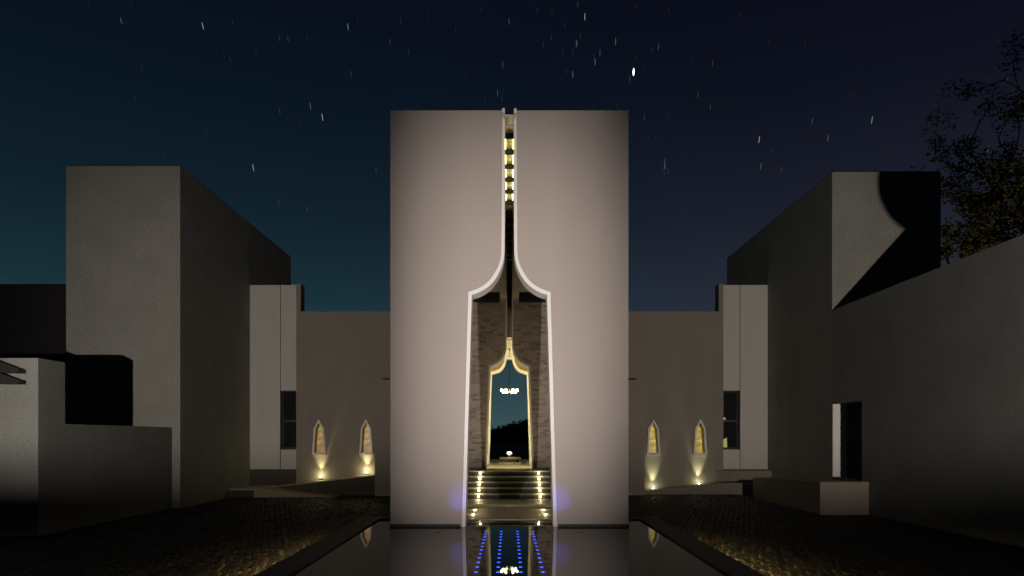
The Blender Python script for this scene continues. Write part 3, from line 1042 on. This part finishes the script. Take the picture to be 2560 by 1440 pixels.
# lotus lamp on the bench
zl = zt_
lt = thing('lotus_lamp', 'small white lotus-shaped lamp glowing on the bench', 'lamp', (0, yb, zl))
MB().lathe((.0, yb, zl), [(.05, 0), (.02, .02), (.012, .06), (.03, .09)], 12).build('stem', M['steel'], lt)
MB().lathe((.0, yb, zl + .17), [(.02, -.035), (.05, -.01), (.066, .02), (.05, .045), (.01, .055)], 12).build('bulb', M['lamp_white'], lt, smooth=True)
for s in (-1, 1):
    MB().hexa([(s * .02, yb - .03, zl + .07), (s * .035, yb - .03, zl + .07), (s * .035, yb + .03, zl + .07), (s * .02, yb + .03, zl + .07),
               (s * .105, yb - .04, zl + .17), (s * .135, yb - .04, zl + .17), (s * .135, yb + .04, zl + .17), (s * .105, yb + .04, zl + .17)]).build('petal', mat_emit('petal_glow', (1, .95, .85), 1.2), lt)
# faceted crystal ornaments in a row on the floor
for i, (px, h) in enumerate(((1229, .09), (1250, .10), (1259, .075), (1266, .13), (1275, .10), (1283, .12), (1291, .085), (1300, .10), (1320, .08))):
    y = 25.35
    x = X(px, y)
    r_ = random.uniform(.03, .065); h *= random.uniform(.55, 1.1)
    mb = MB().add([(x - r_, y - r_ * .6, FLOOR), (x + r_, y - r_ * .6, FLOOR), (x + r_ * .9, y + r_ * .7, FLOOR), (x - r_ * .8, y + r_ * .7, FLOOR), (x + random.uniform(-.03, .03), y, FLOOR + h)],
                  [(3, 2, 1, 0), (0, 1, 4), (1, 2, 4), (2, 3, 4), (3, 0, 4)])
    o = mb.build('crystal_ornament', M['crystal'], None, loc=(x, y, FLOOR))
    tag(o, 'small faceted crystal ornament, %s from the left, at the foot of the innermost arch' % ORD[i], 'ornament', 'crystal ornaments in a row')

# ------------------------------------------------------------------ trees behind the right wall
def leafball(mb, c, r, n, size, rnd, squash=.75):
    for _ in range(n):
        while True:
            p = Vector((rnd.uniform(-1, 1), rnd.uniform(-1, 1), rnd.uniform(-1, 1)))
            if p.length <= 1: break
        p = Vector((p.x * r, p.y * r, p.z * r * squash)) + c
        s = size * rnd.uniform(.6, 1.4)
        d = Vector((rnd.gauss(0, 1), rnd.gauss(0, 1), rnd.gauss(0, .6))).normalized()
        u = d.orthogonal().normalized()
        u.rotate(Matrix.Rotation(rnd.uniform(0, 6.28), 3, d))
        q = [p - d * s, p + u * s * .38, p + d * s, p - u * s * .38]
        mb.add(q, [(0, 1, 2, 3)])


def tree(label, base, limbs, leaf_r, leaf_n, leaf_s, seed, trunk_r):
    rnd = random.Random(seed)
    t = thing('tree', label, 'tree', base)
    tr, cr = MB(), MB()
    def grow(p, d, length, rad, depth):
        pts, rads = [p], [rad]
        q = p.copy(); dd = d.copy()
        n = 5
        for i in range(n):
            dd = (dd + Vector((rnd.gauss(0, .16), rnd.gauss(0, .16), rnd.gauss(.03, .10)))).normalized()
            q = q + dd * length / n
            pts.append(q.copy()); rads.append(rad * (1 - .65 * (i + 1) / n))
            if depth > 0 and i >= 1:
                side = dd.cross(Vector((rnd.gauss(0, 1), rnd.gauss(0, 1), rnd.gauss(0, 1)))).normalized()
                grow(q.copy(), (dd * .7 + side * .8).normalized(), length * rnd.uniform(.45, .62), rad * .42, depth - 1)
            if depth == 0 and i >= 2 and rnd.random() < .85:
                leafball(cr, q + Vector((rnd.gauss(0, .1), rnd.gauss(0, .1), .1)), leaf_r * rnd.uniform(.6, 1.2), leaf_n, leaf_s, rnd)
        tr.tube(pts, rads, 6 if depth else 4, cap=False)
    for (p0, d0, ln, r0, dep) in limbs:
        grow(Vector(p0), Vector(d0).normalized(), ln, r0, dep)
    tr.build('trunk', M['bark'], t, smooth=True)
    cr.build('crown', M['leaf'], t)


BX, BY = 24.0, 28.0
tree('tall spreading tree with bare-looking limbs behind the right wall', (BX, BY, 0),
     [((BX, BY, 0), (-.02, 0, 1), 8.6, .34, 0),
      ((BX - .1, BY, 7.6), (-.70, -.1, .55), 4.9, .15, 2),
      ((BX - .1, BY, 8.2), (-.42, .1, .85), 6.6, .17, 2),
      ((BX, BY, 8.0), (-.22, -.1, 1), 6.7, .17, 2),
      ((BX - .2, BY, 6.9), (-.9, 0, .35), 4.6, .12, 2),
      ((BX - .2, BY, 8.0), (-.7, .3, .85), 5.2, .12, 2),
      ((BX, BY, 7.6), (.3, .2, .9), 5.2, .16, 2)], .68, 50, .10, 21, .34)
B2 = (20.35, 31.5, 0)
tree('small yellow-green tree showing between the right tower and the wall', B2,
     [(B2, (0, 0, 1), 9.0, .15, 0),
      ((B2[0], B2[1], 8.6), (.3, -.1, 1), 3.0, .07, 1), ((B2[0], B2[1], 8.2), (.6, -.1, .8), 2.8, .07, 1),
      ((B2[0], B2[1], 8.9), (.0, -.2, 1), 3.2, .07, 1), ((B2[0], B2[1], 7.9), (1, .2, .5), 1.7, .07, 1), ((B2[0], B2[1], 8.0), (.4, -.3, .9), 3.0, .07, 1)],
     .42, 60, .10, 5, .15)
t = thing('garden_lamp', 'amber garden lamp at the foot of the trees behind the right wall', 'lamp', (21.0, 24.5, 0))
MB().tube([(21.0, 24.5, 0), (21.0, 24.5, .5)], .04, 8).lathe((21.0, 24.5, .5), [(.09, 0), (.12, .1), (.04, .16)], 12).build('post', M['metal'], t)
lamp('SPOT', 'beam', t, (21.0, 24.5, .75), 1500, (1.0, .66, .20), aim=(20.3, 29, 10.5), size=0.05, cone=95, blend=0.7)

# ------------------------------------------------------------------ stars (far away; slightly drawn out like in the photograph)
STARS = [  # x, y (in photo px), brightness class, tint
    (1584, 180, 5, 'w'), (1462, 42, 4, 'y'), (1539, 104, 3, 'w'), (1441, 109, 3, 'w'), (1444, 109, 2, 'b'), (1488, 155, 3, 'w'), (1485, 145, 2, 'b'), (1500, 132, 3, 'b'), (1432, 186, 3, 'w'),
    (1432, 129, 2, 'b'), (1407, 128, 2, 'b'), (1451, 91, 2, 'b'), (1412, 64, 2, 'b'), (1443, 12, 2, 'b'), (1446, 10, 2, 'b'), (1343, 27, 2, 'b'), (1334, 9, 1, 'b'), (1629, 125, 2, 'b'), (1646, 117, 3, 'b'),
    (1652, 110, 1, 'b'), (1610, 175, 1, 'b'), (1730, 145, 1, 'b'), (1781, 159, 2, 'w'), (1745, 237, 2, 'w'), (1776, 268, 2, 'w'), (1820, 260, 1, 'w'), (1611, 294, 2, 'w'), (1670, 292, 1, 'w'), (2031, 303, 3, 'b'),
    (2180, 300, 4, 'g'), (1898, 349, 4, 'w'), (2005, 325, 1, 'w'), (2070, 345, 3, 'w'), (1932, 378, 2, 'b'), (1975, 358, 1, 'b'), (1902, 416, 3, 'g'), (2175, 402, 2, 'b'), (2259, 379, 2, 'b'), (1662, 403, 3, 'b'),
    (1662, 415, 3, 'w'), (1669, 426, 2, 'b'), (1672, 429, 2, 'b'), (1657, 424, 2, 'b'), (1661, 434, 2, 'b'), (1705, 391, 1, 'w'), (1923, 103, 1, 'w'), (2012, 108, 1, 'w'), (1590, 145, 1, 'w'), (1358, 112, 2, 'b'),
    (1378, 94, 2, 'b'), (1466, 152, 1, 'b'), (1417, 179, 1, 'w'), (1386, 185, 1, 'g'), (2470, 374, 3, 'w'), (2519, 197, 2, 'w'), (1954, 425, 2, 'w'), (2072, 421, 1, 'w'), (2202, 370, 1, 'w'), (1620, 345, 1, 'w'), (1639, 345, 1, 'w'),
    (1543, 262, 1, 'w'), (2125, 235, 1, 'w'), (2497, 105, 1, 'w'), (1435, 95, 1, 'b'), (1574, 198, 2, 'w'), (1300, 60, 1, 'b'), (1380, 30, 1, 'w'), (1520, 178, 1, 'w'), (1590, 15, 1, 'w'), (1672, 25, 1, 'w'), (1850, 35, 1, 'w'),
    (303, 52, 3, 'w'), (507, 65, 4, 'w'), (581, 55, 2, 'b'), (870, 67, 4, 'b'), (895, 53, 1, 'w'), (698, 95, 2, 'w'), (720, 97, 2, 'w'), (768, 95, 1, 'w'), (975, 105, 2, 'w'), (1001, 52, 2, 'b'), (1022, 132, 2, 'b'),
    (1139, 75, 1, 'w'), (1204, 25, 2, 'b'), (1273, 54, 3, 'b'), (576, 150, 2, 'b'), (878, 185, 2, 'w'), (337, 244, 2, 'b'), (354, 168, 1, 'w'), (776, 265, 3, 'w'), (699, 278, 2, 'w'), (806, 293, 4, 'w'), (633, 419, 4, 'y'),
    (516, 332, 2, 'b'), (697, 507, 2, 'w'), (768, 522, 2, 'w'), (940, 425, 2, 'w'), (970, 365, 1, 'w'), (1244, 233, 3, 'b'), (1255, 245, 2, 'b'), (1212, 251, 2, 'b'), (1257, 161, 3, 'b'), (750, 302, 1, 'w'), (327, 8, 1, 'w'),
    (221, 5, 1, 'w'), (410, 387, 1, 'w'), (560, 140, 1, 'w'), (640, 130, 1, 'w'), (1165, 195, 1, 'w'), (1070, 40, 1, 'w'), (1100, 180, 1, 'b')]
tints = {'w': (.9, .95, 1.0), 'b': (.35, .55, 1.0), 'y': (1.0, .9, .7), 'g': (.55, .95, .9)}
lev = {1: .018, 2: .045, 3: .11, 4: .27, 5: 3.0}
groups = {}
DS = 9000.0
for (px, py, cl, ti) in STARS:
    mb = groups.setdefault((cl, ti), MB())
    c = Vector((X(px, DS), DS, Z(py, DS)))
    up = Vector((0, 0, 1))
    tilt = math.radians((px - 1420) / 1420 * 20)
    d = Vector((math.sin(tilt), 0, math.cos(tilt)))
    s = Vector((d.z, 0, -d.x))
    k = DS / FPX
    ln = {1: 7.5, 2: 8, 3: 8.5, 4: 9, 5: 9}[cl] * k
    wd_ = {1: .7, 2: .75, 3: .85, 4: 1.0, 5: 2.6}[cl] * k
    e_ = .55 if cl < 5 else .35
    f_ = Vector((0, 1, 0)) * wd_
    ring = lambda q, k_: [q + s * wd_ * k_, q + f_ * k_, q - s * wd_ * k_, q - f_ * k_]
    v_ = ring(c - d * ln, e_) + ring(c, 1) + ring(c + d * ln, e_)
    q_ = [(3, 2, 1, 0), (8, 9, 10, 11)]
    for h_ in (0, 4):
        for i_ in range(4):
            j_ = (i_ + 1) % 4
            q_.append((h_ + i_, h_ + j_, h_ + 4 + j_, h_ + 4 + i_))
    mb.add(v_, q_)
allv, allf, mats, midx = [], [], [], []
for (cl, ti), mb in groups.items():
    n = len(allv)
    allv += mb.v
    allf += [tuple(i + n for i in f) for f in mb.f]
    mats.append(mat_emit('star_%d_%s' % (cl, ti), tints[ti], lev[cl]))
    midx += [len(mats) - 1] * len(mb.f)
me = bpy.data.meshes.new('stars')
me.from_pydata([tuple(v) for v in allv], [], allf)
for m_ in mats:
    me.materials.append(m_)
me.polygons.foreach_set('material_index', midx)
so = bpy.data.objects.new('stars', me)
COL.objects.link(so)
tag(so, 'scattered faint stars across the dark night sky', 'stars', kind='stuff')
